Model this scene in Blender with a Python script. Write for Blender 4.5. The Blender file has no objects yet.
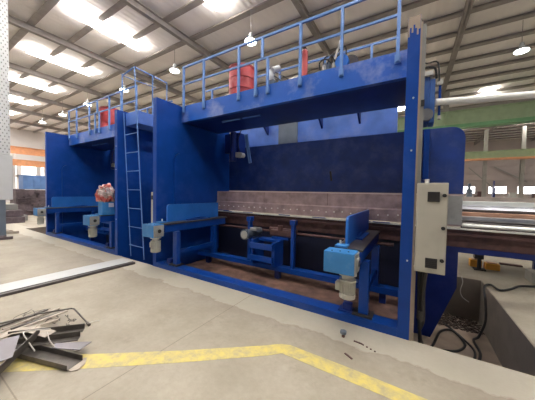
import bpy, bmesh, math, random
from mathutils import Vector, Matrix
random.seed(7)
S = bpy.context.scene
COL = S.collection
PI = math.pi

# ------------------------------------------------------------------ materials
def mat(name, col, rough=0.5, metal=0.0, var=0.12, scale=3.0, dirt=None, dirt_amt=0.0, dscale=1.5, bump=0.0, bscale=40, emit=None, estr=0, spec=0.5, d0=.52, d1=.78):
    m = bpy.data.materials.new(name); m.use_nodes = True
    nt = m.node_tree; N = nt.nodes; L = nt.links
    b = N['Principled BSDF']
    b.inputs['Roughness'].default_value = rough
    b.inputs['Metallic'].default_value = metal
    b.inputs['Specular IOR Level'].default_value = spec
    tc = N.new('ShaderNodeTexCoord')
    nz = N.new('ShaderNodeTexNoise'); nz.inputs['Scale'].default_value = scale; nz.inputs['Detail'].default_value = 6
    L.new(tc.outputs['Object'], nz.inputs['Vector'])
    r = N.new('ShaderNodeValToRGB')
    e = r.color_ramp.elements
    e[0].position = .3; e[1].position = .7
    e[0].color = (*[c*(1-var) for c in col], 1); e[1].color = (*[min(1, c*(1+var)) for c in col], 1)
    L.new(nz.outputs['Fac'], r.inputs['Fac'])
    out = r.outputs['Color']
    if dirt:
        n2 = N.new('ShaderNodeTexNoise'); n2.inputs['Scale'].default_value = dscale; n2.inputs['Detail'].default_value = 9; n2.inputs['Roughness'].default_value = .65
        L.new(tc.outputs['Object'], n2.inputs['Vector'])
        r2 = N.new('ShaderNodeValToRGB'); r2.color_ramp.elements[0].position = d0; r2.color_ramp.elements[1].position = d1
        L.new(n2.outputs['Fac'], r2.inputs['Fac'])
        mu = N.new('ShaderNodeMath'); mu.operation = 'MULTIPLY'; mu.inputs[1].default_value = dirt_amt
        L.new(r2.outputs['Color'], mu.inputs[0])
        mx = N.new('ShaderNodeMixRGB'); mx.inputs['Color2'].default_value = (*dirt, 1)
        L.new(mu.outputs[0], mx.inputs['Fac']); L.new(out, mx.inputs['Color1']); out = mx.outputs['Color']
    L.new(out, b.inputs['Base Color'])
    if bump:
        n3 = N.new('ShaderNodeTexNoise'); n3.inputs['Scale'].default_value = bscale; n3.inputs['Detail'].default_value = 4
        L.new(tc.outputs['Object'], n3.inputs['Vector'])
        bp = N.new('ShaderNodeBump'); bp.inputs['Strength'].default_value = bump; bp.inputs['Distance'].default_value = .02
        L.new(n3.outputs['Fac'], bp.inputs['Height']); L.new(bp.outputs['Normal'], b.inputs['Normal'])
    if emit:
        b.inputs['Emission Color'].default_value = (*emit, 1); b.inputs['Emission Strength'].default_value = estr
    return m

M = {}
M['blue'] = mat('blue_paint', (.003, .046, .26), .36, spec=.3, dirt=(.06, .09, .24), dirt_amt=.45, bump=.06)
M['blue_front'] = mat('blue_paint_dusty', (.010, .085, .40), .36, dirt=(.30, .33, .50), dirt_amt=.55, d0=.50, d1=.66, dscale=1.3, bump=.06)
M['deep'] = mat('deep_blue_paint', (.005, .018, .13), .34, spec=.3, var=.2, dirt=(.05, .05, .12), dirt_amt=.5, bump=.05)
M['light'] = mat('light_blue_paint', (.030, .19, .47), .45, dirt=(.25, .3, .4), dirt_amt=.25, dscale=6)
M['rail'] = mat('rail_blue_paint', (.10, .21, .48), .45, var=.15)
M['bedmat'] = mat('bed_navy_shaded', (.005, .008, .030), .5)  # near-black: shade inside the machine is put into this colour
M['ram'] = mat('ram_blue', (.008, .032, .17), .30, var=.2, d0=.48, d1=.7, dirt=(.07, .09, .22), dirt_amt=.6, dscale=2.5, bump=.05)
M['steel'] = mat('tool_steel', (.40, .29, .29), .40, .2, var=.25, scale=5, dirt=(.10, .06, .06), dirt_amt=.7, dscale=3)
M['rust'] = mat('rusty_brown_steel', (.10, .050, .045), .6, .3, var=.3, scale=8, dirt=(.03, .02, .03), dirt_amt=.6)
M['bright'] = mat('bright_pale_steel', (.80, .78, .72), .3, .4, var=.1)
M['bolt'] = mat('pale_bolt', (.62, .58, .55), .35, .6)
M['grey'] = mat('machine_grey', (.33, .33, .31), .5, .2, dirt=(.12, .12, .12), dirt_amt=.4, dscale=9)
M['motor'] = mat('cast_motor_grey', (.46, .45, .40), .5, .2, dirt=(.15, .14, .13), dirt_amt=.4, dscale=12)
M['darkmotor'] = mat('motor_dark_grey', (.13, .16, .20), .45, .2)
M['cream'] = mat('cabinet_cream', (.40, .38, .32), .5, dirt=(.3, .27, .22), dirt_amt=.3)
M['tan'] = mat('bare_plate_edge', (.28, .22, .17), .6, dirt=(.25, .2, .15), dirt_amt=.6, dscale=8)
M['duct'] = mat('cable_duct_grey', (.20, .20, .19), .6)
M['black'] = mat('black_rubber', (.012, .012, .013), .55)
M['vent'] = mat('vent_black', (.025, .022, .022), .6)
M['white'] = mat('white_paint', (.50, .51, .51), .5, var=.04)
M['pipe'] = mat('white_pipe', (.82, .82, .78), .45, var=.04)
M['red'] = mat('red_drum_paint', (.42, .045, .05), .45, dirt=(.6, .3, .3), dirt_amt=.4, dscale=4)
M['green'] = mat('green_crane_paint', (.36, .46, .27), .6, dirt=(.3, .33, .2), dirt_amt=.4)
M['greend'] = mat('deep_green_paint', (.16, .36, .17), .6)
M['orange'] = mat('orange_crane_paint', (.72, .33, .16), .6)
M['purlin'] = mat('purlin_grey', (.36, .325, .30), .7)
M['column'] = mat('column_grey', (.34, .32, .28), .7)
M['roof'] = mat('roof_sheet', (.56, .53, .49), .75, var=.05, scale=.4)
M['cladding'] = mat('wall_cladding', (.52, .44, .40), .75, var=.08, scale=.5)
M['clad2'] = mat('pale_wall_cladding', (.72, .70, .69), .75, var=.05, scale=.5)
M['yellow'] = mat('yellow_orange_paint', (.80, .38, .05), .5)
M['scrap'] = mat('scrap_steel', (.10, .088, .078), .5, .4, var=.3, scale=9, dirt=(.2, .16, .13), dirt_amt=.4, dscale=6)
M['scrap_l'] = mat('pale_scrap_steel', (.40, .345, .28), .55, .05, var=.25, scale=10)
M['scrap_p'] = mat('violet_grey_plate', (.17, .155, .17), .45, .3, var=.1)
M['wire'] = mat('pale_wire', (.60, .57, .52), .4, .4)
M['stack'] = mat('dark_stack', (.10, .075, .085), .7, var=.4, scale=4)
M['rod'] = mat('bar_grey', (.42, .43, .47), .35, .5, var=.2)
M['rodrust'] = mat('bar_rust', (.42, .24, .16), .5, .3, var=.2)
M['rodrust2'] = mat('bar_brown_grey', (.30, .25, .22), .5, .3, var=.25)
M['roddark'] = mat('bar_dark', (.08, .07, .07), .4, .4, var=.3)
M['rodpale'] = mat('bar_pale', (.70, .72, .68), .3, .4, var=.1)
M['pitfloor'] = mat('pit_floor', (.26, .20, .155), .85, var=.2, scale=3, dirt=(.08, .06, .05), dirt_amt=.7)
M['rustfloor'] = mat('rusty_plate', (.17, .095, .07), .8, var=.5, scale=4, dirt=(.04, .03, .03), dirt_amt=.8, dscale=3)
M['debris'] = mat('pit_debris', (.07, .05, .04), .9, var=.5, scale=9)
M['sky'] = mat('skylight_sheet', (.9, .9, .9), .5, emit=(1, .96, .92), estr=46)
M['lamp'] = mat('lamp_glow', (.9, .95, .92), .5, emit=(.86, 1, .93), estr=30)
M['window'] = mat('window_daylight', (.9, .9, .9), .5, emit=(1, .96, .98), estr=5)
M['window_soft'] = mat('window_soft_daylight', (.9, .9, .9), .5, emit=(1, .96, .97), estr=1.3)
M['plastic'] = mat('crumpled_wrap', (.48, .40, .38), .22, .3, var=.5, scale=9, dirt=(.42, .06, .05), dirt_amt=.9, dscale=5, d0=.48, d1=.56, bump=.8, bscale=14)
M['label'] = mat('paper_label', (.62, .62, .72), .6)
M['box'] = mat('container_blue', (.10, .20, .42), .5)

# concrete floor: noise, worn patches, joints, paler screed strip by the pit
def concrete():
    m = bpy.data.materials.new('concrete_floor'); m.use_nodes = True
    nt = m.node_tree; N = nt.nodes; L = nt.links; b = N['Principled BSDF']
    tc = N.new('ShaderNodeTexCoord'); b.inputs['Roughness'].default_value = .62
    b.inputs['Specular IOR Level'].default_value = .35
    def noise(s, d=8, r=.6):
        n = N.new('ShaderNodeTexNoise'); n.inputs['Scale'].default_value = s; n.inputs['Detail'].default_value = d; n.inputs['Roughness'].default_value = r
        L.new(tc.outputs['Object'], n.inputs['Vector']); return n
    def ramp(src, p0, c0, p1, c1):
        r = N.new('ShaderNodeValToRGB'); e = r.color_ramp.elements
        e[0].position = p0; e[1].position = p1; e[0].color = (*c0, 1); e[1].color = (*c1, 1)
        L.new(src, r.inputs['Fac']); return r.outputs['Color']
    def mix(f, a, c, amt=None):
        x = N.new('ShaderNodeMixRGB'); L.new(f, x.inputs['Fac']); L.new(a, x.inputs['Color1'])
        if isinstance(c, tuple): x.inputs['Color2'].default_value = (*c, 1)
        else: L.new(c, x.inputs['Color2'])
        return x.outputs['Color']
    def math_(op, a, v=None, v2=None):
        x = N.new('ShaderNodeMath'); x.operation = op
        if isinstance(a, (int, float)): x.inputs[0].default_value = a
        else: L.new(a, x.inputs[0])
        if v is not None:
            if isinstance(v, (int, float)): x.inputs[1].default_value = v
            else: L.new(v, x.inputs[1])
        return x.outputs[0]
    base = ramp(noise(1.1).outputs['Fac'], .3, (.27, .238, .182), .7, (.39, .35, .28))
    fine = ramp(noise(14, 10, .7).outputs['Fac'], .35, (.0, .0, .0), .75, (1, 1, 1))
    c = mix(math_('MULTIPLY', fine, .40), base, (.21, .18, .14))
    st = ramp(noise(2.6, 12, .75).outputs['Fac'], .56, (0, 0, 0), .72, (1, 1, 1))
    c = mix(math_('MULTIPLY', st, .55), c, (.185, .155, .12))
    sep = N.new('ShaderNodeSeparateXYZ'); L.new(tc.outputs['Object'], sep.inputs[0])
    # paler screed strip along the machine pit
    wob = math_('MULTIPLY', math_('SUBTRACT', noise(1.6, 5).outputs['Fac'], .5), .5)
    yy = math_('ADD', sep.outputs['Y'], wob)
    strip = math_('MULTIPLY', math_('GREATER_THAN', yy, 3.22), math_('LESS_THAN', sep.outputs['Y'], 4.0))
    c = mix(math_('MULTIPLY', strip, .5), c, (.50, .47, .39))
    edge = math_('LESS_THAN', math_('ABSOLUTE', math_('SUBTRACT', yy, 3.22)), .018)
    c = mix(math_('MULTIPLY', edge, .35), c, (.26, .21, .16))
    # joints   a*x+b*y = c
    def joint(a, bb, cc, w):
        l = math.hypot(a, bb); a, bb, cc = a/l, bb/l, cc/l
        s = math_('ADD', math_('MULTIPLY', sep.outputs['X'], a), math_('MULTIPLY', sep.outputs['Y'], bb))
        return math_('LESS_THAN', math_('ABSOLUTE', math_('SUBTRACT', s, cc)), w)
    for a, bb, cc in ((1, 0, -2.61), (0, 1, .655), (1, 0, -8.6), (1, 0, 3.4)):
        c = mix(math_('MULTIPLY', joint(a, bb, cc, .006), .65), c, (.16, .13, .10))
    L.new(c, b.inputs['Base Color'])
    bp = N.new('ShaderNodeBump'); bp.inputs['Strength'].default_value = .15; bp.inputs['Distance'].default_value = .01
    L.new(noise(30).outputs['Fac'], bp.inputs['Height']); L.new(bp.outputs['Normal'], b.inputs['Normal'])
    return m
M['concrete'] = concrete()
M['pitwall'] = mat('pit_wall_concrete', (.22, .185, .15), .85, var=.15, scale=3, dirt=(.16, .13, .11), dirt_amt=.6, bump=.2)

def worn_yellow():
    m = bpy.data.materials.new('worn_yellow_paint'); m.use_nodes = True
    nt = m.node_tree; N = nt.nodes; L = nt.links; b = N['Principled BSDF']; b.inputs['Roughness'].default_value = .6
    tc = N.new('ShaderNodeTexCoord')
    n = N.new('ShaderNodeTexNoise'); n.inputs['Scale'].default_value = 7; n.inputs['Detail'].default_value = 10; n.inputs['Roughness'].default_value = .7
    L.new(tc.outputs['Object'], n.inputs['Vector'])
    r = N.new('ShaderNodeValToRGB'); e = r.color_ramp.elements
    e[0].position = .40; e[0].color = (.60, .49, .13, 1); e[1].position = .66; e[1].color = (.36, .31, .19, 1)
    L.new(n.outputs['Fac'], r.inputs['Fac']); L.new(r.outputs['Color'], b.inputs['Base Color'])
    return m
M['yline'] = worn_yellow()

def sheet_mat(name, col, axis, pitch, rough=.7):
    m = mat(name, col, rough, var=.05, scale=.6)
    nt = m.node_tree; N = nt.nodes; L = nt.links; b = N['Principled BSDF']
    tc = N.new('ShaderNodeTexCoord'); w = N.new('ShaderNodeTexWave'); w.wave_type = 'BANDS'; w.bands_direction = axis
    w.inputs['Scale'].default_value = PI*2/20/pitch
    L.new(tc.outputs['Object'], w.inputs['Vector'])
    bp = N.new('ShaderNodeBump'); bp.inputs['Strength'].default_value = .4; bp.inputs['Distance'].default_value = .03
    L.new(w.outputs['Fac'], bp.inputs['Height']); L.new(bp.outputs['Normal'], b.inputs['Normal'])
    return m
M['roofsheet'] = sheet_mat('corrugated_roof', (.93, .88, .84), 'X', .3)

# ------------------------------------------------------------------ mesh builder
class MB:
    def __init__(s): s.bm = bmesh.new()
    def box(s, x0, x1, y0, y1, z0, z1, bev=0.0):
        g = bmesh.ops.create_cube(s.bm, size=1)
        vs = g['verts']
        for v in vs:
            v.co = Vector(((x0+x1)/2 + v.co.x*(x1-x0), (y0+y1)/2 + v.co.y*(y1-y0), (z0+z1)/2 + v.co.z*(z1-z0)))
        if bev:
            es = list({e for v in vs for e in v.link_edges})
            bmesh.ops.bevel(s.bm, geom=es, offset=bev, segments=2, affect='EDGES', profile=.5)
        return s
    def prism(s, pts, axis, a0, a1):
        """extrude 2-D outline. axis 'x': pts=(y,z); 'y': pts=(x,z); 'z': pts=(x,y)"""
        def P(p, a):
            return {'x': (a, p[0], p[1]), 'y': (p[0], a, p[1]), 'z': (p[0], p[1], a)}[axis]
        A = [s.bm.verts.new(P(p, a0)) for p in pts]; B = [s.bm.verts.new(P(p, a1)) for p in pts]
        fs = [s.bm.faces.new(A), s.bm.faces.new(B[::-1])]
        n = len(pts)
        for i in range(n): fs.append(s.bm.faces.new((A[i], B[i], B[(i+1) % n], A[(i+1) % n])))
        bmesh.ops.recalc_face_normals(s.bm, faces=fs)
        return s
    def cyl(s, p, q, r, r2=None, seg=16):
        p = Vector(p); q = Vector(q); r2 = r if r2 is None else r2
        d = q-p; rot = d.to_track_quat('Z', 'Y').to_matrix().to_4x4()
        bmesh.ops.create_cone(s.bm, cap_ends=True, segments=seg, radius1=r, radius2=r2, depth=d.length,
                              matrix=Matrix.Translation((p+q)/2) @ rot)
        return s
    def bar(s, p, q, w, t, up=(0, 0, 1)):
        """rectangular bar from p to q, width w, thickness t (along up)"""
        p = Vector(p); q = Vector(q); d = (q-p).normalized(); u = Vector(up)
        sd = d.cross(u).normalized(); u2 = sd.cross(d).normalized()
        vs = []
        for c in (p, q):
            for a, b_ in ((-1, -1), (1, -1), (1, 1), (-1, 1)):
                vs.append(s.bm.verts.new(c + sd*a*w/2 + u2*b_*t/2))
        fs = [vs[0:4], vs[4:8][::-1]] + [[vs[i], vs[4+i], vs[4+(i+1) % 4], vs[(i+1) % 4]] for i in range(4)]
        F = [s.bm.faces.new(f) for f in fs]; bmesh.ops.recalc_face_normals(s.bm, faces=F)
        return s
    def tube(s, pts, r, seg=8, smooth=4):
        P = [Vector(p) for p in pts]
        if smooth and len(P) > 2:
            Q = []
            for i in range(len(P)-1):
                a = P[max(i-1, 0)]; b_ = P[i]; c = P[i+1]; d = P[min(i+2, len(P)-1)]
                for k in range(smooth):
                    t = k/smooth
                    Q.append(.5*((2*b_) + (c-a)*t + (2*a-5*b_+4*c-d)*t*t + (3*b_-a-3*c+d)*t**3))
            Q.append(P[-1]); P = Q
        rings = []
        for i, p in enumerate(P):
            d = (P[min(i+1, len(P)-1)]-P[max(i-1, 0)]).normalized()
            a = d.cross(Vector((.13, .31, .94))).normalized(); b_ = d.cross(a)
            rings.append([s.bm.verts.new(p + (a*math.cos(2*PI*k/seg)+b_*math.sin(2*PI*k/seg))*r) for k in range(seg)])
        for i in range(len(rings)-1):
            for k in range(seg):
                s.bm.faces.new((rings[i][k], rings[i][(k+1) % seg], rings[i+1][(k+1) % seg], rings[i+1][k]))
        s.bm.faces.new(rings[0][::-1]); s.bm.faces.new(rings[-1])
        return s
    def build(s, name, m, parent=None, smooth=False, origin=None):
        bmesh.ops.recalc_face_normals(s.bm, faces=s.bm.faces)
        if parent is not None:
            w = world_of(parent)
            bmesh.ops.translate(s.bm, verts=s.bm.verts, vec=-w)
            loc = Vector((0, 0, 0))
        else:
            if origin is None: origin = (0, 0, 0)
            origin = Vector(origin); bmesh.ops.translate(s.bm, verts=s.bm.verts, vec=-origin); loc = origin
        me = bpy.data.meshes.new(name); s.bm.to_mesh(me); s.bm.free()
        if smooth:
            for p in me.polygons: p.use_smooth = True
            try: me.set_sharp_from_angle(angle=math.radians(35))
            except Exception: pass
        o = bpy.data.objects.new(name, me); COL.objects.link(o)
        me.materials.append(M[m] if isinstance(m, str) else m)
        if parent is not None: o.parent = parent
        o.location = loc
        return o
def world_of(o):
    v = Vector((0, 0, 0))
    while o is not None: v = v + o.location; o = o.parent
    return v
def tag(o, label=None, cat=None, group=None, kind=None):
    if label: o['label'] = label
    if cat: o['category'] = cat
    if group: o['group'] = group
    if kind: o['kind'] = kind
    return o
def empty(name, loc, label, cat, group=None):
    o = bpy.data.objects.new(name, None); COL.objects.link(o); o.location = loc
    o.empty_display_size = .2
    return tag(o, label, cat, group)
def copy_tree(o, parent=None):
    c = o.copy(); COL.objects.link(c)
    if parent is not None: c.parent = parent
    for ch in list(o.children): copy_tree(ch, c)
    return c
def struct(o): o['kind'] = 'structure'; return o

# ------------------------------------------------------------------ setting
PX0, PX1, PY0, PY1, PZ = -16.2, 1.48, 3.79, 7.45, -1.0
f = MB()
f.box(-46, 20, -16, PY0, -.25, 0); f.box(PX1, 20, PY0, 46, -.25, 0); f.box(-46, PX0, PY0, 46, -.25, 0); f.box(PX0, PX1, PY1, 46, -.25, 0)
struct(f.build('floor', 'concrete'))
struct(MB().box(PX0-.3, PX1+.3, PY0-.3, PY1+.3, PZ-.2, PZ).build('trim_1', 'pitfloor'))        # pit floor
w = MB(); w.box(PX1, PX1+.3, PY0, PY1, PZ, -.25); w.box(PX1, PX1+.3, PY0, PY1, PZ, -.001)
w = MB(); w.box(PX1-.02, PX1+.0, PY0, PY1, PZ, -.002); w.box(PX0, PX1, PY1-.0, PY1+.02, PZ, -.26); w.box(PX0, PX1-.02, PY1-.02, PY1, PZ, -.002); w.box(PX0, PX0+.02, PY0, PY1-.02, PZ, -.002); w.box(PX0+.02, PX1-.02, PY0, PY0+.02, PZ, -.26)
struct(w.build('trim_2', 'pitwall'))
RZ = 10.0
c = MB(); c.box(-46, 20, -16, 46, RZ, RZ+.1); struct(c.build('ceiling', 'roofsheet'))
# walls with strip windows
wb = MB(); wb.box(-46, 20, 46, 46.3, 0, 2.45); wb.box(-46, 20, 46, 46.3, 3.4, RZ)
xs = [-46, 3.0]; k = 0
win = []
x = 3.0
for a, b_ in ((3.2, 4.7), (6.2, 7.9), (9.4, 11.3), (12.4, 14.4), (15.6, 17.4)): win.append((a, b_))
prev = -46
for a, b_ in win: wb.box(prev, a, 46, 46.3, 2.45, 3.4); prev = b_
wb.box(prev, 20, 46, 46.3, 2.45, 3.4)
for z in (4.3, 5.2, 6.3, 7.4, 8.4): wb.box(-46, 20, 45.85, 46, z, z+.14)
struct(wb.build('wall_back', 'cladding'))
n = 0
for a, b_ in win:
    n += 1; struct(MB().box(a, b_, 46.1, 46.2, 2.45, 3.4).build('window_%d' % n, 'window'))
wl = MB(); wl.box(-46.3, -46, -16, 46, 0, 1.9); wl.box(-46.3, -46, -16, 46, 5.6, RZ)
for y in range(-16, 46, 2): wl.box(-46.3, -46, y, y+.45, 1.9, 5.6)
wl.box(-46.3, -46, -16, 46, 3.4, 3.8)
struct(wl.build('wall_left', 'clad2'))
n += 1; struct(MB().box(-46.25, -46.18, -16, 46, 1.9, 5.6).build('window_%d' % n, 'window_soft'))
# rafters (along Y) and purlins (along X)
t = 3
for i in range(-8, 4):
    x = 1.7 + i*5.9
    if -45 < x < 19.5:
        b = MB(); b.box(x-.11, x+.11, -16, 46, RZ-.46, RZ-.43); b.box(x-.11, x+.11, -16, 46, RZ-.18, RZ-.16); b.box(x-.02, x+.02, -16, 46, RZ-.46, RZ-.16)
        struct(b.build('trim_%d' % t, 'purlin')); t += 1
y = -14.6
while y < 45.5:
    b = MB(); b.box(-46, 20, y-.035, y+.035, RZ-.14, RZ); b.box(-46, 20, y-.14, y+.14, RZ-.16, RZ-.14)
    struct(b.build('trim_%d' % t, 'purlin')); t += 1; y += 1.55
# translucent roof panels
n += 1
for yc, ln in ((.4, 3.3), (6.22, 3.1), (15.6, 1.0), (24.6, 1.6), (35.0, 1.4)):
    for i in range(-7, 4):
        x = -1.25 + i*5.9
        if -45 < x < 19 and not (yc == 15.6 and x > -5) and not (yc < 7 and x > 9):
            o = MB().box(x-.34, x+.34, yc-ln/2, yc+ln/2, RZ-.21, RZ-.165).build('window_%d' % n, 'sky')
            struct(o); n += 1

# ------------------------------------------------------------------ press brake
def gear_unit(arm, x0, x1):
    """light blue gear box on the end of a support arm, with the motor hanging below"""
    gb = MB().box(x0, x1, 3.3, 3.58, .89, 1.19, .008).build('gearbox', 'light', arm)
    c = MB(); c.box(x1, x1+.015, 3.31, 3.57, .905, 1.175, .004); c.cyl((x1+.01, 3.44, 1.04), (x1+.035, 3.44, 1.04), .095, seg=24)
    for a in range(4):
        yy, zz = 3.44+.1*math.cos(PI/4+a*PI/2), 1.04+.1*math.sin(PI/4+a*PI/2); c.cyl((x1+.01, yy, zz), (x1+.025, yy, zz), .012, seg=8)
    c.build('side_cover', 'grey', gb)
    MB().cyl((x1+.034, 3.44, 1.04), (x1+.042, 3.44, 1.04), .045, seg=20).build('shaft_hole', 'black', gb)
    b = MB()
    for i in range(3): b.cyl((x0+.1+i*.11, 3.36+.02*i, 1.19), (x0+.1+i*.11, 3.36+.02*i, 1.198), .012, seg=8)
    b.build('bolt', 'black', gb)
    xm = x1-.11; m = MB()
    m.cyl((xm, 3.44, .86), (xm, 3.44, .89), .12, seg=20)
    m.cyl((xm, 3.44, .80), (xm, 3.44, .86), .075, seg=20)
    m.cyl((xm, 3.44, .78), (xm, 3.44, .80), .115, seg=20)
    m.cyl((xm, 3.44, .60), (xm, 3.44, .78), .092, seg=24)
    for k in range(18):
        a = k*2*PI/18; m.bar((xm+.1*math.cos(a), 3.44+.1*math.sin(a), .61), (xm+.1*math.cos(a), 3.44+.1*math.sin(a), .77), .006, .02, up=(math.cos(a), math.sin(a), 0))
    m.cyl((xm, 3.44, .54), (xm, 3.44, .60), .108, .112, seg=24)
    mo = m.build('motor', 'motor', arm, smooth=True)
    MB().box(xm-.16, xm-.09, 3.38, 3.50, .63, .75, .008).build('terminal_box', 'motor', mo)
    MB().cyl((xm, 3.44, .53), (xm, 3.44, .54), .09, seg=20).build('fan_cover', 'grey', mo)

def support_arm(root, dx, plate_y0=4.05, plate_y1=5.83):
    a = MB()                                                      # table top and beam
    a.box(dx-.99, dx-.58, 3.60, 5.80, 1.165, 1.195)
    top = a.build('support_arm', 'roddark', root)
    b = MB(); b.box(dx-.88, dx-.60, 3.60, 5.75, .98, 1.165, .01); b.build('arm_beam', 'blue', top)
    s = MB(); s.box(dx-.98, dx-.80, 3.60, 3.79, 1.195, 1.222, .004)
    s.build('slide_block', 'light', top)
    MB().cyl((dx-.93, 3.74, 1.222), (dx-.93, 3.74, 1.28), .015, seg=10).build('locating_pin', 'bright', top)
    p = MB()
    y0, y1, z0, z1, r = plate_y0, plate_y1, 1.20, 1.645, .07
    pts = [(y0, z0), (y1, z0), (y1, z1)] + [(y0+r-r*math.sin(a_), z1-r+r*math.cos(a_)) for a_ in [i*PI/8 for i in range(5)]]
    p.prism(pts, 'x', dx-.87, dx-.83); p.build('guide_plate', 'plate', top)
    g = MB(); g.prism([(4.35, 1.195), (5.1, 1.195), (5.1, 1.24), (4.9, 1.26), (4.6, 1.24)], 'x', dx-.83, dx-.80); g.box(dx-.83, dx-.72, 4.4, 5.2, 1.195, 1.22)
    g.build('plate_bracket', 'blue', top)
    for yy, zz in ((3.92, .15), (5.22, .17)):
        MB().box(dx-.66, dx-.52, yy-.06, yy+.06, zz, .98, .006).build('leg', 'blue', top)
    MB().box(dx-.74, dx-.45, 3.80, 4.04, .13, .155).build('foot_plate', 'vent', top)
    MB().box(dx-.62, dx-.56, 3.98, 5.16, .40, .50).build('leg_brace', 'blue', top)
    k = MB(); k.box(dx-.90, dx-.76, 3.86, 3.98, .14, .25, .006); k.box(dx-.96, dx-.71, 3.82, 4.02, .13, .15); k.build('cable_foot', 'deep', top)
    gear_unit(top, dx-1.05, dx-.63)
    return top
M['plate'] = mat('guide_plate_blue', (.015, .14, .50), .4, dirt=(.1, .2, .4), dirt_amt=.3)

def side_frame(root, xa, xb, name='side_frame'):
    s = MB(); s.prism([(3.77, 0), (6.62, -.9), (6.62, 4.38), (3.77, 4.38)][0:0] or [(3.77, -.02), (3.9, -.02), (3.9, -.98), (6.62, -.98), (6.62, 4.38), (3.77, 4.38)], 'x', xa, xb)
    return s.build(name, 'blue', root)

def press_brake(ox, label, bed_x1, is_near):
    root = empty('press_brake', (ox, 3.77, 0), label, 'press brake', None)
    X = lambda v: v+ox
    root_off = ox
    # left and right side plates
    L_ = side_frame(root, X(-5.80), X(-5.66))
    R_ = side_frame(root, X(-.12), X(.025))
    # raised C-shaped doubler on the inside of the left plate
    def doubler(xa, xb, par):
        y0, y1, z0, z1, r = 4.28, 6.55, .05, 3.05, .22
        pts = [(y0, z0), (y1, z0), (y1, z1)] + [(y0+r-r*math.sin(a), z1-r+r*math.cos(a)) for a in [i*PI/12 for i in range(7)]]
        MB().prism(pts, 'x', xa, xb).build('doubler_plate', 'blue', par)
    doubler(X(-5.66), X(-5.59), L_)
    if is_near:
        e = MB(); e.box(X(.025), X(.05), 3.775, 3.80, 0.0, 4.30); e.build('bare_plate_edge', 'tan', R_)
    for z in (1.1, 2.6, 3.3):
        MB().cyl((X(-.03), 3.755, z), (X(-.03), 3.77, z), .012, seg=8).build('bolt', 'bolt', R_)
    # front top beam + platform
    b = MB(); b.box(X(-5.66), X(-.12), 4.55, 4.60, 3.93, 4.38); b.box(X(-5.66), X(-.12), 4.60, 4.66, 3.93, 3.98)
    fb = b.build('top_beam', 'blue_front', root)
    p = MB(); p.box(X(-5.66), X(-.12), 4.60, 6.02, 4.32, 4.36); p.box(X(-5.66), X(-.12), 4.66, 6.02, 3.93, 3.97)
    for i in range(7): 
        xx = X(-5.2+i*.8); p.box(xx, xx+.06, 4.66, 6.02, 3.97, 4.32)
    p.build('top_platform', 'deep', root)
    st = MB(); st.box(X(-4.55), X(-3.95), 5.0, 5.05, 3.905, 3.93); st.box(X(-3.85), X(-3.3), 5.0, 5.05, 3.905, 3.93)
    st.build('underside_strip', 'rail', root)
    # rear upper housing (paler blue, light from the roof is put into its colour)
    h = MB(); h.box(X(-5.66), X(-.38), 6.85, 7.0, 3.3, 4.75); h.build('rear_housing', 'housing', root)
    for xx in (-4.2, -2.35, -1.3):
        g = MB(); g.prism([(6.84, 4.3), (6.84, 3.9), (6.3, 4.3)], 'x', X(xx), X(xx+.05)); g.build('gusset', 'deep', root)
    MB().box(X(-3.75), X(-3.1), 6.78, 6.85, 3.5, 4.4).build('access_panel', 'darkmotor', root)
    hy = MB(); hy.box(X(-5.5), X(-4.9), 6.2, 6.55, 3.3, 3.93); hy.build('valve_housing', 'deep', root)
    c_ = MB(); c_.cyl((X(-5.05), 6.1, 3.0), (X(-5.05), 6.1, 3.93), .10, seg=20); c_.build('hydraulic_cylinder', 'deep', root, smooth=True)
    v = MB(); v.cyl((X(-4.62), 5.9, 3.15), (X(-4.62), 6.08, 3.15), .08, seg=18); v.box(X(-4.80), X(-4.66), 5.9, 6.1, 3.08, 3.24, .01)
    v.build('valve', 'motor', root)
    lv = MB(); lv.bar((X(-4.40), 5.9, 3.75), (X(-4.22), 5.9, 2.88), .09, .05, up=(0, 1, 0)); lv.build('hanging_bracket', 'rail', root)
    hs = MB(); hs.tube([(X(-4.62), 5.95, 3.92), (X(-4.7), 5.9, 3.6), (X(-4.64), 5.92, 3.22)], .015); hs.build('hose', 'black', root)
    # ram with rounded end
    x0, x1, z0, z1, r = X(-5.66), X(.945), 2.04, 3.52, .26
    pts = [(x0, z0), (x1, z0), (x1, z1-r)] + [(x1-r+r*math.cos(a), z1-r+r*math.sin(a)) for a in [i*PI/16 for i in range(1, 9)]] + [(x0, z1)]
    ram = MB().prism(pts, 'y', 6.63, 6.80).build('ram', 'ram', root)
    lp = MB().box(X(.175), X(.29), 6.33, 6.58, 2.35, 3.46, .01).build('ram_guide', 'blue', root)
    MB().bar((X(-1.98), 6.62, 2.62), (X(-1.94), 6.62, 2.35), .05, .02, up=(0, 1, 0)).build('ram_slot', 'vent', ram)
    # upper tool holder, slanting towards the die, with bolts
    th = MB(); th.prism([(6.62, 2.015), (6.62, 1.40), (5.925, 1.40), (5.925, 1.66), (5.95, 1.69), (5.95, 2.005)], 'x', X(-5.63), X(.84))
    tool = th.build('tool_holder', 'steel', root)
    for i in (2, 4, 6):
        xx = X(-5.63 + i*.95)
        MB().box(xx-.004, xx+.004, 5.946, 5.96, 1.70, 2.0).build('tool_joint', 'rust', tool)
    for i in range(30):
        xx = X(-5.45+i*.20); 
        MB().cyl((xx, 5.905, 1.53+.012*(i % 3)), (xx, 5.926, 1.53+.012*(i % 3)), .016, seg=8).build('bolt', 'bright', tool)
    MB().box(X(.58), X(.84), 5.90, 5.923, 1.43, 2.0, .004).build('tool_end_plate', 'grey', tool)
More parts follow.
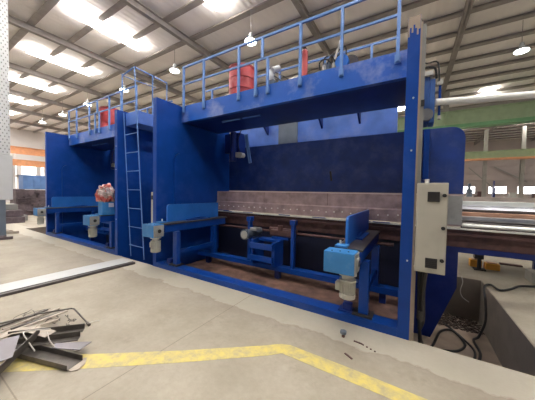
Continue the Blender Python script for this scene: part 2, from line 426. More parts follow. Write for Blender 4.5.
    # die and bed
    d = MB(); d.box(X(-5.63), X(min(bed_x1, 4.0)), 5.90, 5.955, 1.34, 1.372); die = d.build('die_light_line', 'bright', root)  # pale strip: bright line of gap light and reflection put into the colour
    for xx in (-5.25, -4.45, -3.2, -2.2, -1.15, -.75): MB().box(X(xx), X(xx+.35), 5.885, 5.905, 1.366, 1.384).build('die_clamp', 'blue', root)
    d2 = MB(); d2.box(X(-5.63), X(bed_x1), 5.95, 6.25, 1.14, 1.34); d2.box(X(-5.63), X(bed_x1), 5.98, 6.2, .98, 1.14); d2.box(X(-5.63), X(bed_x1), 5.90, 6.25, 1.22, 1.27)
    d2.build('die_holder', 'rust', root)
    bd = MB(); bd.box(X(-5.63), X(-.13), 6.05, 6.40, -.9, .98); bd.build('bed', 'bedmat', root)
    # lower side plate at the right, reaching down into the pit
    gp = MB(); gp.prism([(X(.03), .9), (X(.82), .9), (X(.82), .16), (X(.42), -.98), (X(.03), -.98)], 'y', 6.0, 6.12); gp.build('lower_side_plate', 'deep', root)
    if bed_x1 > 1.2:
        MB().box(X(.03), X(bed_x1), 5.98, 6.2, .88, .99).build('bed_flange', 'deep', root)
    # front sill and rear rail over the pit
    sl = MB(); sl.box(X(-5.66), X(-.12), 3.77, 4.03, -.06, .12, .006); sl.build('front_sill', 'blue', root)
    rr = MB(); rr.box(X(-5.63), X(-.12), 5.12, 5.34, .05, .17, .005); rr.build('rear_rail', 'blue', root)
    for xx in (-5.3, -2.9, -.5):
        MB().box(X(xx), X(xx+.12), 5.18, 5.3, -.98, .05).build('rail_post', 'deep', root)
    # posts that carry the back gauge
    for xx in (-3.70, -2.42):
        pb = MB(); pb.box(X(xx-.04), X(xx+.04), 5.16, 5.28, .17, 1.22, .005); po = pb.build('gauge_post', 'blue', root)
        MB().box(X(xx-.068), X(xx+.068), 5.14, 5.30, 1.22, 1.34, .008).build('post_head', 'blue', po)
    bs = MB()
    bs.box(X(-3.46), X(-2.80), 4.86, 4.94, .60, .74, .004); bs.box(X(-3.46), X(-2.80), 4.86, 4.94, .30, .43, .004)
    bs.box(X(-3.46), X(-3.40), 4.94, 5.45, .17, .80); bs.box(X(-2.86), X(-2.78), 4.94, 5.4, .17, .78); bs.box(X(-3.46), X(-2.80), 5.2, 5.45, .74, .80)
    bs.box(X(-3.10), X(-2.62), 5.35, 5.55, .80, .86)
    gs = bs.build('gauge_frame', 'blue', root)
    mm = MB(); mm.cyl((X(-3.72), 5.02, .88), (X(-3.72), 5.55, .90), .125, seg=24); mm.cyl((X(-3.72), 4.99, .88), (X(-3.72), 5.02, .88), .135, .13, seg=24)
    mm.cyl((X(-3.72), 5.55, .90), (X(-3.72), 5.75, .90), .09, seg=16)
    gm = mm.build('gauge_motor', 'darkmotor', root, smooth=True)
    MB().cyl((X(-3.72), 4.975, .88), (X(-3.72), 4.99, .88), .10, seg=24).build('end_cap', 'motor', gm)
    MB().box(X(-3.66), X(-3.46), 5.15, 5.35, .98, 1.06, .01).build('terminal_box', 'grey', gm)
    rb = MB(); rb.box(X(-3.2), X(-2.55), 5.4, 5.8, .86, 1.02, .03); rb.cyl((X(-3.3), 5.6, 1.0), (X(-2.5), 5.6, 1.0), .06); rb.cyl((X(-2.9), 5.45, 1.0), (X(-2.9), 5.45, 1.14), .07)
    rb.build('gauge_carriage', 'rust', root)
    sc = MB(); sc.cyl((X(-5.3), 5.75, .92), (X(-.3), 5.75, .92), .035, seg=12); sc.build('lead_screw', 'rust', root)
    # sheet supports
    support_arm(root, X(-4.44), 3.82, 5.66)
    support_arm(root, X(0), 3.80, 5.86)
    if is_near:
        # cabinet on the outer right face
        cb = MB(); cb.box(X(.055), X(.375), 3.60, 3.86, 1.02, 2.155, .006); cab = cb.build('control_cabinet', 'cream', root)
        dr = MB(); dr.box(X(.065), X(.365), 3.585, 3.60, 1.035, 2.14, .004); door = dr.build('door', 'cream', cab)
        for z in (1.09, 1.92):
            v = MB(); v.box(X(.165), X(.29), 3.572, 3.585, z, z+.125, .003)
            for k in range(5): v.box(X(.17), X(.285), 3.566, 3.572, z+.012+k*.023, z+.022+k*.023)
            v.build('vent', 'vent', door)
        for z in (1.20, 1.60, 2.0):
            v = MB(); v.cyl((X(.335), 3.585, z), (X(.335), 3.565, z), .022, seg=14); v.box(X(.328), X(.342), 3.556, 3.566, z-.02, z+.02); v.build('lock', 'black', door)
        MB().cyl((X(.16), 3.75, 2.155), (X(.16), 3.75, 2.21), .025, seg=12).build('cable_gland', 'bright', cab)
    # narrow cabinet on the outer left face
    cb = MB(); cb.box(X(-5.93), X(-5.80), 3.80, 4.1, .95, 1.95, .006); c2 = cb.build('side_cabinet', 'cream', root)
    for z in (1.02, 1.75): MB().box(X(-5.91), X(-5.82), 3.788, 3.80, z, z+.11).build('vent', 'vent', c2)
    if is_near:
        # cable duct on the right plate
        dc = MB(); dc.box(X(.05), X(.085), 3.79, 3.90, 2.16, 4.25); dc.box(X(.085), X(.092), 3.79, 3.91, 2.16, 4.25); duct = dc.build('cable_duct', 'duct', root)
        MB().box(X(.06), X(.10), 3.775, 3.79, 3.18, 3.26).build('duct_clip', 'black', duct)
        dc = MB(); dc.box(X(.05), X(.075), 3.79, 3.90, -.02, 1.02); dc.build('lower_duct', 'tan', root)
        # hydraulic unit behind the right plate, on top
        hu = MB(); hu.box(X(.07), X(.20), 5.0, 5.5, 3.3, 4.05, .01); hu.box(X(.20), X(.28), 5.0, 5.3, 3.25, 4.0, .008); u = hu.build('hydraulic_unit', 'rail_dark', root)
        MB().box(X(.06), X(.24), 4.95, 5.4, 4.05, 4.13, .01).build('tray', 'motor', u)
        MB().cyl((X(.16), 4.9, 3.38), (X(.16), 5.0, 3.38), .10, seg=20).build('pump', 'duct', u)
        rd = MB(); rd.cyl((X(.35), 5.1, 3.38), (X(.35), 5.1, 3.90), .02, seg=10); rdo = rd.build('cylinder_rod', 'blue', u)
        MB().box(X(.31), X(.39), 5.06, 5.14, 3.90, 4.0, .01).box(X(.33), X(.38), 5.07, 5.13, 3.32, 3.38).build('rod_end', 'motor', rdo)
        hz = MB(); hz.tube([(X(.0), 5.0, 4.38), (X(.08), 4.98, 4.22), (X(.20), 5.0, 4.20), (X(.27), 5.0, 4.16), (X(.29), 5.02, 4.0)], .018)
        hz.tube([(X(.05), 5.05, 4.36), (X(.15), 5.0, 4.28), (X(.30), 5.0, 4.26), (X(.33), 5.02, 3.95)], .012)
        hz.build('hose', 'black', u)
    # handrails
    def rail(pts_x, y, full=True, x0=None, x1=None, name='front_handrail'):
        r_ = MB(); r_.box(x0, x1, y-.022, y+.022, 5.41, 5.455); r_.box(x0, x1, y-.018, y+.018, 4.94, 4.98)
        h_ = r_.build(name, 'rail', root)
        for px, za, zb in pts_x:
            MB().box(X(px)-.025, X(px)+.025, y-.03, y+.02, za, zb).build('post', 'rail', h_)
            if za < 4.5: MB().box(X(px)-.045, X(px)+.045, y-.012, y+.012, za-.02, za+.12).build('post_clamp', 'rail', h_)
    rail([(-5.55, 4.2, 5.45), (-4.77, 4.2, 5.45), (-3.61, 4.2, 5.45), (-3.12, 4.2, 4.96), (-2.95, 4.96, 5.45), (-2.80, 4.2, 4.96), (-2.03, 4.2, 5.45), (-1.20, 4.2, 5.45), (-.28, 4.2, 5.45)], 4.525, x0=X(-5.6), x1=X(-.25))
    rail([(px, 4.36, 5.45) for px in (-5.9, -4.6, -3.3, -2.0, -.9)] , 5.98, x0=X(-6.2), x1=X(-.4), name='rear_handrail')
    return root

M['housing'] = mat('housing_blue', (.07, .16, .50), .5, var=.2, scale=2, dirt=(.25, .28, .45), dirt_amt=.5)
M['rail_dark'] = mat('unit_blue', (.03, .10, .30), .45, var=.2)

near = press_brake(0, 'nearer of two large blue press brakes, with a cream cabinet at its right post', 3.6, True)
far = press_brake(-7.6, 'farther blue press brake to the left, with an access ladder at its right side', .84, False)

# dusty bare top of the near right post
b = MB()
for k, (zz) in enumerate((4.12, 4.24, 4.17, 4.27, 4.22, 4.13, 4.20)): b.box(-.118+k*.02, -.118+k*.02+.0199, 3.766, 3.7699, zz, 4.379)
b.build('scraped_patch', 'tan', near)
# access ladder, platform and guard on the far machine's right side
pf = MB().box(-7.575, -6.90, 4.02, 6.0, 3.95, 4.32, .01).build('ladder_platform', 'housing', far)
ld = MB(); ld.cyl((-7.54, 3.94, 4.32), (-7.20, 3.97, 0), .014, seg=10); ld.cyl((-6.95, 3.93, 5.55), (-6.52, 3.97, 0), .017, seg=10)
lad = ld.build('ladder', 'rail', far)
for i in range(7):
    z = .35+.55*i; t_ = 1-z/4.32
    MB().cyl((-7.54+.34*t_, 3.945, z), (-6.86+.33*t_, 3.945, z+.0), .012, seg=8).build('rung', 'rail', lad)
gd = MB(); gd.cyl((-7.62, 3.94, 5.45), (-6.96, 3.94, 5.54), .02, seg=8); gd.cyl((-6.96, 3.94, 5.54), (-6.96, 5.0, 5.5), .02, seg=8)
gd.cyl((-7.62, 3.94, 5.45), (-6.96, 4.6, 5.2), .014, seg=8)
gu = gd.build('guard_rail', 'rail', far)
for x, y in ((-7.62, 3.94), (-6.96, 5.0), (-6.96, 4.5)): MB().cyl((x, y, 4.32), (x, y, 5.5), .02, seg=8).build('post', 'rail', gu)
rt = empty('parts_bin', (-8.42, 3.80, 1.255), 'light blue bin with a white label on the far machine support arm', 'bin')
MB().box(-8.425, -8.15, 3.62, 3.97, 1.197, 1.60, .01).build('bin_body', 'light', rt)
MB().box(-8.1499, -8.146, 3.80, 3.95, 1.44, 1.57).build('paper_label', 'label', rt)

# crumpled wrapped roll sitting on the far machine's support arm
r_ = MB(); bmesh.ops.create_icosphere(r_.bm, subdivisions=4, radius=1)
for v in r_.bm.verts:
    c = v.co; k = 1.08+.15*math.sin(6*c.x+5*c.z)*math.cos(5*c.y+2)+.09*math.sin(11*c.z+13*c.y)+.06*math.cos(19*c.y-7*c.x)
    v.co = Vector((c.x*.20*k, c.y*.24*k, max(c.z, -.55)*.34*(k if c.z > -.5 else 1)))
for v in r_.bm.verts: v.co += Vector((-8.32, 3.80, 1.605+.187))
for v in r_.bm.verts: v.co.z = 1.605+(v.co.z-1.605)*.98
ob = r_.build('wrapped_roll', 'plastic', None, True, (-8.42, 3.80, 1.605)); tag(ob, 'crumpled red and silver wrapped roll on top of the light blue bin', 'roll')

# ------------------------------------------------------------------ things on top of the machines
def drum(loc, label, parts=True):
    root = empty('drum', loc, label, 'drum', 'red steel drums on the machine platforms')
    x, y, z = loc; r = .34
    b = MB(); b.cyl((x, y, z), (x, y, z+.86), r, seg=36)
    for k in range(36):
        a = k*2*PI/36
        if k % 2: b.bar((x+r*math.cos(a), y+r*math.sin(a), z+.05), (x+r*math.cos(a), y+r*math.sin(a), z+.82), .012, .012, up=(math.cos(a), math.sin(a), 0))
    b.build('drum_body', 'red', root, True)
    for zz in (.0, .29, .57, .85): MB().cyl((x, y, z+zz), (x, y, z+zz+.025), r+.018, seg=36).build('hoop', 'red', root, True)
    MB().cyl((x+.15, y-.1, z+.875), (x+.15, y-.1, z+.90), .04, seg=12).build('bung', 'motor', root)
drum((-3.97, 5.12, 4.365), 'red steel drum standing on the near machine platform behind the handrail')
drum((-10.6, 4.98, 4.365), 'red steel drum standing on the far machine platform beside its right post')

rt = empty('pump_set', (-2.9, 4.9, 4.36), 'small pale pump with pipework just right of the red drum on the near platform', 'pump')
b = MB(); b.box(-3.02, -2.82, 4.8, 5.0, 4.36, 4.62, .02); b.build('pump_base', 'darkmotor', rt)
b = MB(); b.cyl((-2.92, 4.9, 4.62), (-2.92, 4.9, 4.86), .08, seg=18); b.cyl((-2.86, 4.82, 4.82), (-2.78, 4.98, 4.92), .07, seg=16); b.build('pump_body', 'white', rt, True)
b = MB(); b.tube([(-2.82, 4.85, 4.7), (-2.7, 4.85, 4.6), (-2.5, 4.85, 4.42)], .018); b.tube([(-2.84, 4.85, 4.8), (-2.55, 4.9, 4.62), (-2.35, 4.9, 4.42)], .012); b.build('hose', 'black', rt)

rt = empty('fire_extinguisher', (-2.0, 4.68, 4.36), 'slim red cylinder standing behind a handrail post above the near beam', 'extinguisher')
b = MB(); b.cyl((-2.0, 4.68, 4.36), (-2.0, 4.68, 4.93), .065, seg=18); b.cyl((-2.0, 4.68, 4.93), (-2.0, 4.68, 4.98), .065, .025, seg=18); b.build('cylinder_body', 'red', rt, True)
MB().box(-2.03, -1.97, 4.62, 4.74, 4.98, 5.01, .006).build('valve', 'black', rt)

rt = empty('valve_cluster', (-1.45, 4.85, 4.36), 'dark hydraulic valve cluster with hoses and a blue wheel on the near platform', 'hydraulic valves')
b = MB(); b.box(-1.75, -1.35, 4.75, 5.0, 4.36, 4.50, .01); b.box(-1.66, -1.52, 4.8, 4.92, 4.50, 4.66, .01); b.build('manifold', 'darkmotor', rt)
b = MB(); b.cyl((-1.25, 4.72, 4.56), (-1.25, 4.80, 4.56), .13, seg=24); b.build('hand_wheel', 'plate', rt, True)
b = MB(); b.cyl((-1.13, 4.85, 4.54), (-1.13, 4.89, 4.54), .17, seg=24); b.build('pulley', 'roddark', rt, True)
b = MB()
for k in range(5): b.tube([(-1.7+.08*k, 4.85, 4.5), (-1.72+.09*k, 4.8, 4.68+.05*(k % 2)), (-1.58+.09*k, 4.85, 4.74+.04*k), (-1.4+.05*k, 4.9, 4.5)], .014)
b.build('hose', 'black', rt)
b = MB(); b.bar((-1.36, 4.66, 4.60), (-1.27, 4.66, 4.93), .035, .02, up=(0, 1, 0)); b.build('lever', 'wire', rt)
for i in range(2):
    MB().cyl((-1.62+.2*i, 4.8, 4.5), (-1.62+.2*i, 4.8, 4.60), .04, seg=12).build('solenoid', 'motor', rt)

# white pipe running off the hydraulic unit to the right
pp = MB(); pp.tube([(.29, 5.02, 3.60), (1.0, 5.22, 3.60), (2.6, 5.65, 3.62)], .055, 14, 4)
tag(pp.build('overhead_pipe', 'pipe', None, True, (.29, 5.02, 3.60)), 'white plastic pipe leaving the near machine at the upper right', 'pipe')

# ------------------------------------------------------------------ right of the machine: long bars on stands
root_st = 'long steel bars stacked behind the bed'
def longbar(name, mat_, y, z, w, h, x0, x1, label, rnd=False):
    b = MB()
    if rnd: b.cyl((x0, y, z+h/2), (x1, y, z+h/2), h/2, seg=20)
    else: b.box(x0, x1, y-w/2, y+w/2, z, z+h, .006)
    tag(b.build(name, mat_, None, rnd, (x0, y, z)), label, 'steel bar', root_st)
for k, (x, ) in enumerate(((2.75,), (5.0,))):
    rt = empty('bar_rack', (x, 7.6, 0), 'dark steel rack %s of the long bars' % ('under the near end' if k == 0 else 'under the far right end'), 'rack', 'bar racks')
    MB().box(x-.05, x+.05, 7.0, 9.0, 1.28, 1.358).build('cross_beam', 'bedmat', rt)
    for yy in (7.05, 8.7): MB().box(x-.05, x+.05, yy-.05, yy+.05, 0, 1.28).build('post', 'deep', rt)
longbar('steel_bar', 'roddark', 7.15, 1.36, .28, .08, .25, 6, 'dark flat steel bar at the front of the stack behind the bed')
longbar('steel_bar', 'rod', 7.42, 1.36, .22, .15, .25, 6, 'grey flat steel bar lying second from the front behind the bed')
longbar('steel_bar', 'rodrust', 7.66, 1.36, .22, .24, .25, 6, 'rusty orange steel bar in the stack behind the bed')
longbar('steel_bar', 'roddark', 7.90, 1.36, .22, .30, .25, 6, 'dark upright steel bar directly behind the rusty orange bar')
longbar('steel_tube', 'rod', 8.22, 1.36, .36, .40, .25, 6, 'round grey steel tube in the stack behind the dark upright bar', True)
longbar('steel_bar', 'rodpale', 8.56, 1.36, .24, .50, .25, 6, 'pale steel bar just behind the round grey tube')
longbar('steel_bar', 'rodrust2', 8.84, 1.36, .24, .62, .25, 6, 'brownish grey steel bar, rearmost and highest of the stack')

# long reflective rolled sheet lying in front on the bed
b = MB(); b.cyl((.87, 6.05, 1.415), (3.9, 6.05, 1.415), .043, seg=16)
tag(b.build('steel_tube', 'rodpale', None, True, (.7, 6.05, 1.372)), 'pale steel tube lying on the bed right of the cream cabinet', 'steel tube')
b = MB(); b.box(.87, 3.9, 6.14, 6.24, 1.34, 1.47, .004)
tag(b.build('steel_strip', 'roddark', None, False, (.66, 6.19, 1.34)), 'dark steel strip standing behind the pale tube on the bed', 'steel strip')

# black jack and yellow machine beyond the pit
rt = empty('floor_jack', (1.60, 8.5, 0), 'black floor jack standing beyond the pit under the right end of the bed', 'jack')
b = MB(); b.box(1.50, 1.70, 8.42, 8.6, .30, .58, .02); b.build('jack_head', 'vent', rt)
MB().cyl((1.62, 8.5, .03), (1.62, 8.5, .30), .045, seg=14).build('jack_screw', 'vent', rt, True)
MB().box(1.5, 1.75, 8.4, 8.6, 0, .03).build('jack_base', 'vent', rt)
for (x, y, w_, h_, lb) in ((1.60, 8.85, .26, .20, 'small yellow block on the floor directly behind the black jack'), (1.93, 8.75, .30, .17, 'yellow block on the floor to the right of the black jack')):
    rt = empty('yellow_block', (x, y, 0), lb, 'block', 'yellow blocks beyond the pit')
    MB().box(x-w_/2, x+w_/2, y-.11, y+.11, 0, h_, .015).build('block_body', 'yellow', rt)
    MB().box(x-w_/2+.05, x+w_/2-.05, y-.07, y+.07, h_, h_+.02, .005).build('block_top', 'rodrust', rt)
tag(MB().box(2.28, 2.75, 9.5, 9.62, 0, .05, .004).build('timber_offcut', 'rust', None, False, (2.5, 9.55, 0)), 'short brown bar lying on the far floor right of the yellow blocks', 'bar')
tag(MB().box(2.44, 2.85, 7.9, 8.3, 0, .24, .01).build('grey_crate', 'motor', None, False, (2.6, 8.1, 0)), 'pale grey box at the right edge of the far floor', 'box')

# cables
cb = MB(); cb.tube([(2.6, 7.75, .025), (2.38, 7.55, .025), (2.10, 7.38, .025), (1.88, 7.05, .025), (1.64, 6.80, .03), (1.55, 7.02, .05), (1.43, 6.95, .0), (1.41, 6.72, -.25), (1.40, 6.60, -.62), (1.30, 6.55, -.95), (1.18, 6.35, -.97), (1.20, 5.9, -.97), (1.12, 5.5, -.97), (1.2, 5.2, -.97)], .022, 8, 6)
tag(cb.build('power_cable', 'black', None, True), 'thick black cable running over the pit edge and down the pit wall', 'cable', 'black cables of the pit')
cb = MB()
cb.tube([(.115, 3.90, 1.02), (.125, 3.93, .6), (.14, 3.95, .2), (.20, 4.4, -.3), (.32, 5.4, -.9), (.45, 5.7, -.97), (.62, 6.35, -.97), (.85, 6.55, -.97), (1.0, 6.1, -.97), (.85, 5.75, -.97), (.6, 5.6, -.97), (.42, 5.5, -.96)], .022, 8, 6)
tag(cb.build('power_cable', 'black', None, True), 'black cable dropping from the cream cabinet and looping over the pit floor', 'cable', 'black cables of the pit')
cb = MB()
cb.tube([(.15, 3.88, 1.02), (.16, 3.90, .55), (.15, 3.92, .15), (.18, 4.3, -.45), (.25, 5.2, -.95), (.40, 5.45, -.97), (.7, 5.35, -.97), (1.0, 5.5, -.97), (1.12, 5.9, -.97), (1.0, 6.3, -.97), (.7, 6.9, -.97)], .02, 8, 6)
tag(cb.build('power_cable', 'black', None, True), 'second black cable from the cabinet, its loop nearer the front of the pit floor', 'cable', 'black cables of the pit')
cb = MB(); cb.tube([(.19, 3.86, 1.02), (.17, 3.88, .7), (.18, 3.9, .3), (.15, 4.0, .1)], .03, 8, 4); cb.cyl((.155, 3.9, .28), (.155, 3.9, .40), .05, seg=12)
tag(cb.build('cable_bundle', 'vent', None, True), 'short dark cable bundle hanging under the cream cabinet', 'cable')
cb = MB(); cb.tube([(1.10, 7.42, .02), (1.12, 7.38, -.1), (1.08, 7.36, -.3), (1.12, 7.36, -.45), (1.25, 7.36, -.55)], .010, 6, 5)
tag(cb.build('thin_wire', 'wire', None, True), 'thin white wire hanging down the back wall of the pit', 'wire')
# rubble in the pit
rb = MB()
for i in range(420):
    x = random.uniform(.45, 1.4); y = random.uniform(6.75, 7.4); s_ = random.uniform(.008, .03)
    rb.bar((x, y, PZ+s_*.4), (x+random.uniform(-.1, .1), y+random.uniform(-.08, .08), PZ+s_*random.uniform(.5, 2)), s_, s_*.6)
tag(rb.build('pit_rubble', 'debris'), 'dark rubble and swarf at the back of the pit beside the machine', 'rubble', kind='stuff')
rb = MB()
rb.box(-5.6, -.14, 4.04, 6.04, -.20, -.16)
tag(rb.build('pit_cover_plate', 'rustfloor', near), None)

# ------------------------------------------------------------------ floor marking, floor bits
def ribbon(pts, name, mat_, z=.002):
    b = MB(); b.prism(pts, 'z', 0.0, z)
    return b.build(name, mat_)
ln = ribbon([(-6.0, -.62), (-5.0, .07), (-4.05, .755), (-3.206, 1.36), (-2.4, 1.955), (-1.60, 2.585), (-1.42, 2.745), (-1.30, 2.79), (-.5, 2.79), (.13, 2.77), (2.5, 2.76), (2.5, 2.57), (.0, 2.58), (-.5, 2.585), (-1.32, 2.59), (-1.45, 2.46), (-2.25, 1.80), (-2.99, 1.22), (-3.80, .62), (-4.8, -.1), (-5.85, -.82)], 'painted_floor_line', 'yline')
tag(ln, 'worn yellow line painted on the concrete, bending in front of the near machine', 'floor marking')
rt = empty('floor_bolt', (-.76, 3.36, 0), 'dark rusty bolt standing in the concrete before the near machine', 'bolt')
MB().cyl((-.76, 3.36, 0), (-.76, 3.36, .07), .022, seg=12).build('shank', 'rust', rt)
MB().cyl((-.76, 3.36, .05), (-.76, 3.36, .085), .045, seg=6).build('head', 'darkmotor', rt)
for i, (x, y, a, lb) in enumerate(((-.60, 2.98, .5, 'dark splinter on the floor in front of the floor bolt'), (-.55, 3.33, .1, 'dark crumbs on the floor just right of the floor bolt'))):
    b = MB(); b.bar((x-.07*math.cos(a)*.9, y+.07*math.sin(a), .006), (x+.05*math.cos(a), y-.05*math.sin(a), .006), .02, .01)
    if i: 
        for q in range(5): b.box(x+.05*q, x+.05*q+.02, y-.02*q, y-.02*q+.015, 0, .01)
    tag(b.build('floor_chip', 'rust', None, False, (x, y, 0)), lb, 'debris')

# long white channel lying on the floor
b = MB(); b.prism([(-6.98, .0), (-6.98, .055), (-6.45, .055), (-6.45, .0), (-6.47, .0), (-6.47, .043), (-6.96, .043), (-6.96, .0)], 'y', 1.0, 3.63)
o = b.build('steel_channel', 'white', None, False, (-6.7, 2.3, 0)); tag(o, 'long white flat steel channel lying on the floor before the far machine', 'channel')
b = MB(); b.box(-6.43, -6.32, 1.0, 3.6, 0, .05); b.box(-6.43, -6.42, 1.0, 3.6, .05, .06)
tag(b.build('steel_bar', 'roddark', None, False, (-6.38, 2.3, 0)), 'dark narrow bar lying along the near side of the white channel', 'steel bar')
b = MB(); b.tube([(-6.9, .9, .02), (-6.6, .95, .06), (-6.3, .88, .02), (-6.0, .9, .02)], .015, 6, 4)
tag(b.build('wire_offcut', 'rod', None, True), 'bent grey wire at the left end of the white channel', 'wire')

# ------------------------------------------------------------------ scrap heap
G = 'scrap steel pieces of the heap'
def scrap(mb, name, m, label, org=None):
    tag(mb.build(name, m, None, False, org or (-4, 1, 0)), label, 'scrap metal', G)
def channel(p, q, w, h, t=.006):
    p = Vector(p); q = Vector(q); d = (q-p).normalized(); s = Vector((-d.y, d.x, 0)).normalized()
    b = MB(); b.bar(p, q, w, t)
    for sg in (-1, 1): b.bar(p+s*sg*w/2+Vector((0, 0, h/2)), q+s*sg*w/2+Vector((0, 0, h/2)), t, h)
    return b
def angle(p, q, w, h, side=1, t=.007):
    p = Vector(p); q = Vector(q); d = (q-p).normalized(); s = Vector((-d.y, d.x, 0)).normalized()
    b = MB(); b.bar(p, q, w, t); b.bar(p+s*side*w/2+Vector((0, 0, h/2)), q+s*side*w/2+Vector((0, 0, h/2)), t, h)
    return b
scrap(channel((-4.05, .86, .012), (-3.18, 1.13, .012), .17, .06), 'channel_offcut', 'scrap', 'dark open steel channel lying at the front of the scrap heap', (-3.6, 1, 0))
b = MB(); b.prism([(-3.20, 1.05), (-3.12, 1.07), (-3.08, 1.12), (-3.12, 1.20), (-3.22, 1.26), (-3.26, 1.22), (-3.19, 1.15)], 'z', 0, .012); scrap(b, 'plate_offcut', 'scrap_l', 'pale curved lip plate under the open end of the front channel', (-3.1, 1.1, 0))
b = MB(); b.prism([(-3.70, 1.12), (-3.37, 1.37), (-3.31, 1.22), (-3.62, 1.06)], 'z', .085, .093); scrap(b, 'plate_offcut', 'scrap_p', 'dark pointed plate lying behind the front channel', (-3.5, 1.2, .085))
b = angle((-4.10, .72, .10), (-3.62, 1.33, .07), .09, .07, 1); scrap(b, 'angle_bar', 'scrap', 'dark angle bar across the middle of the scrap heap', (-3.9, 1, .08))
b = angle((-4.22, .80, .13), (-3.72, 1.42, .10), .08, .07, 1); scrap(b, 'angle_bar', 'scrap', 'second dark angle bar just behind the middle one', (-4, 1.1, .1))
b = angle((-3.45, .52, .10), (-4.00, 1.02, .14), .07, .09, -1); scrap(b, 'angle_bar', 'scrap', 'long dark angle bar crossing the heap at its left front', (-3.7, .8, .1))
b = MB(); b.prism([(-4.12, .60), (-4.03, .88), (-3.56, .72), (-3.60, .48), (-3.8, .40)], 'z', .200, .208); scrap(b, 'plate_offcut', 'scrap_p', 'violet grey flat plate on top of the heap at its left edge', (-3.8, .7, .2))
b = MB()
pts = [(-4.30, .50, .12), (-4.30, .74, .15), (-4.25, .88, .18), (-4.12, 1.02, .185), (-3.86, 1.12, .15)]
for i in range(4): b.bar(pts[i], pts[i+1], .14, .006)
scrap(b, 'bent_strip', 'scrap_l', 'pale bent strip arching over the back of the heap', (-4.1, .9, .15))
strips = [((-4.66, .66, .03), (-4.84, 1.34, .05), .06, 'scrap_l'), ((-4.52, .62, .06), (-4.60, 1.40, .07), .07, 'scrap_l'), ((-4.95, .78, .02), (-5.0, 1.42, .03), .035, 'scrap'),
          ((-4.40, .66, .10), (-4.36, 1.34, .09), .06, 'scrap_l'), ((-4.62, .85, .10), (-4.78, 1.5, .08), .03, 'scrap_l'), ((-4.50, .9, .12), (-4.52, 1.5, .11), .03, 'scrap'),
          ((-5.05, .85, .03), (-4.80, 1.5, .06), .025, 'scrap'), ((-4.34, .80, .15), (-4.48, 1.5, .12), .04, 'scrap_l')]
descr = ['wide pale strip at the far left of the strips', 'pale strip lying in the middle of the strips', 'thin dark strip farthest from the machine line', 'dark strip nearest the angle bars', 'narrow pale strip pointing towards the machine', 'narrow dark strip beside the pale one', 'thinnest dark strip lying askew at the back', 'pale strip on top of the others']
for (p, q, w_, m_), d_ in zip(strips, descr):
    scrap(MB().bar(p, q, w_, .018), 'metal_strip', m_, d_ + ' in the scrap heap', p)
b = MB(); b.tube([(-4.72, 1.18, .13), (-4.52, 1.56, .12), (-4.47, 1.58, .12), (-3.98, 1.58, .03)], .011, 6, 0); b.cyl((-4.02, 1.58, .035), (-3.95, 1.58, .025), .02, seg=8)
scrap(b, 'bent_rod', 'scrap', 'dark rod bent at a right angle, reaching to the right of the heap', (-4.4, 1.4, .1))
b = MB(); b.tube([(-4.0, 1.12, .06), (-4.05, 1.42, .04), (-3.98, 1.72, .02)], .005, 6, 3); scrap(b, 'thin_rod', 'wire', 'thin pale rod lying beyond the angle bars', (-4, 1.4, .04))
b = MB(); b.tube([(-3.86, 1.12, .22), (-3.95, .98, .24), (-3.98, .90, .24), (-3.83, .91, .17), (-3.70, .93, .10)], .007, 6, 3); b.tube([(-3.8, 1.07, .22), (-3.66, 1.05, .18), (-3.60, 1.08, .10)], .007, 6, 3)
scrap(b, 'bent_wire', 'wire', 'pale bent wire hooked over the front of the heap', (-3.85, 1, .15))
b = MB()
for k in range(14):
    x = random.uniform(-5.15, -4.6); y = random.uniform(1.0, 1.35); p = Vector((x, y, .02)); pl = [p]
    for q in range(4): p = p+Vector((random.uniform(-.04, .04), random.uniform(-.02, .09), random.uniform(-.02, .03))); p.z = max(p.z, .01); pl.append(p)
    b.tube(pl, .0035, 5, 3)
tag(b.build('wire_tangle', 'scrap', None), 'tangle of fine swarf and wire behind the scrap strips', 'wire', kind='stuff')
b = MB()
for k in range(9):
    x = random.uniform(-4.5, -4.15); y = random.uniform(1.2, 1.5); p = Vector((x, y, .06)); pl = [p]
    for q in range(4): p = p+Vector((random.uniform(-.04, .04), random.uniform(-.03, .06), random.uniform(-.03, .04))); p.z = max(p.z, .01); pl.append(p)
    b.tube(pl, .0045, 5, 3)
tag(b.build('wire_tangle', 'scrap', None), 'small tangle of wire beside the bent rod on the heap', 'wire', kind='stuff')

# ------------------------------------------------------------------ left background
rt = empty('perforated_column', (-14.2, 2.3, 0), 'white perforated steel column at the left edge with a white cabinet below', 'column')
b = MB(); b.box(-14.2, -14.0, 2.0, 2.87, 3.32, 9.5, .01); b.build('column_body', 'white', rt)
h_ = MB()
for i in range(48):
    for j in range(5):
        y = 2.32+j*.115+(.055 if i % 2 else 0); z = 3.42+i*.125
        h_.box(-14.0, -13.994, y-.016, y+.016, z-.028, z+.028)
h_.build('perforation', 'duct', rt)
MB().box(-14.25, -14.0, 1.9, 2.93, 1.50, 3.31, .02).build('cabinet', 'white', rt)
MB().box(-14.22, -14.02, 1.9, 2.72, 0, 1.5).build('lower_leg', 'darkmotor', rt)
b = MB()
for (y0, y1, z0, z1) in ((5.15, 5.6, 0, 1.9), (5.6, 6.2, 0, 1.86), (6.2, 7.2, 0, 1.84), (7.2, 8.6, 0, 1.80)):
    b.box(-25.2-random.random()*.3, -24+random.random()*.1, y0, y1, z0, z1)
for k in range(40):
    y = random.uniform(5.0, 8.4); z = random.uniform(.1, 1.8); b.box(-24.05, -23.85+random.uniform(0, .2), y, y+random.uniform(.1, .5), z, z+.05)
tag(b.build('plate_stack', 'stack', None, False, (-24.6, 6.5, 0)), 'dark stack of steel plates on the floor left of the far machine', 'steel stack')
rt = empty('storage_container', (-24.7, 7.0, 1.9), 'blue metal container resting on the dark plate stack at the left', 'container')
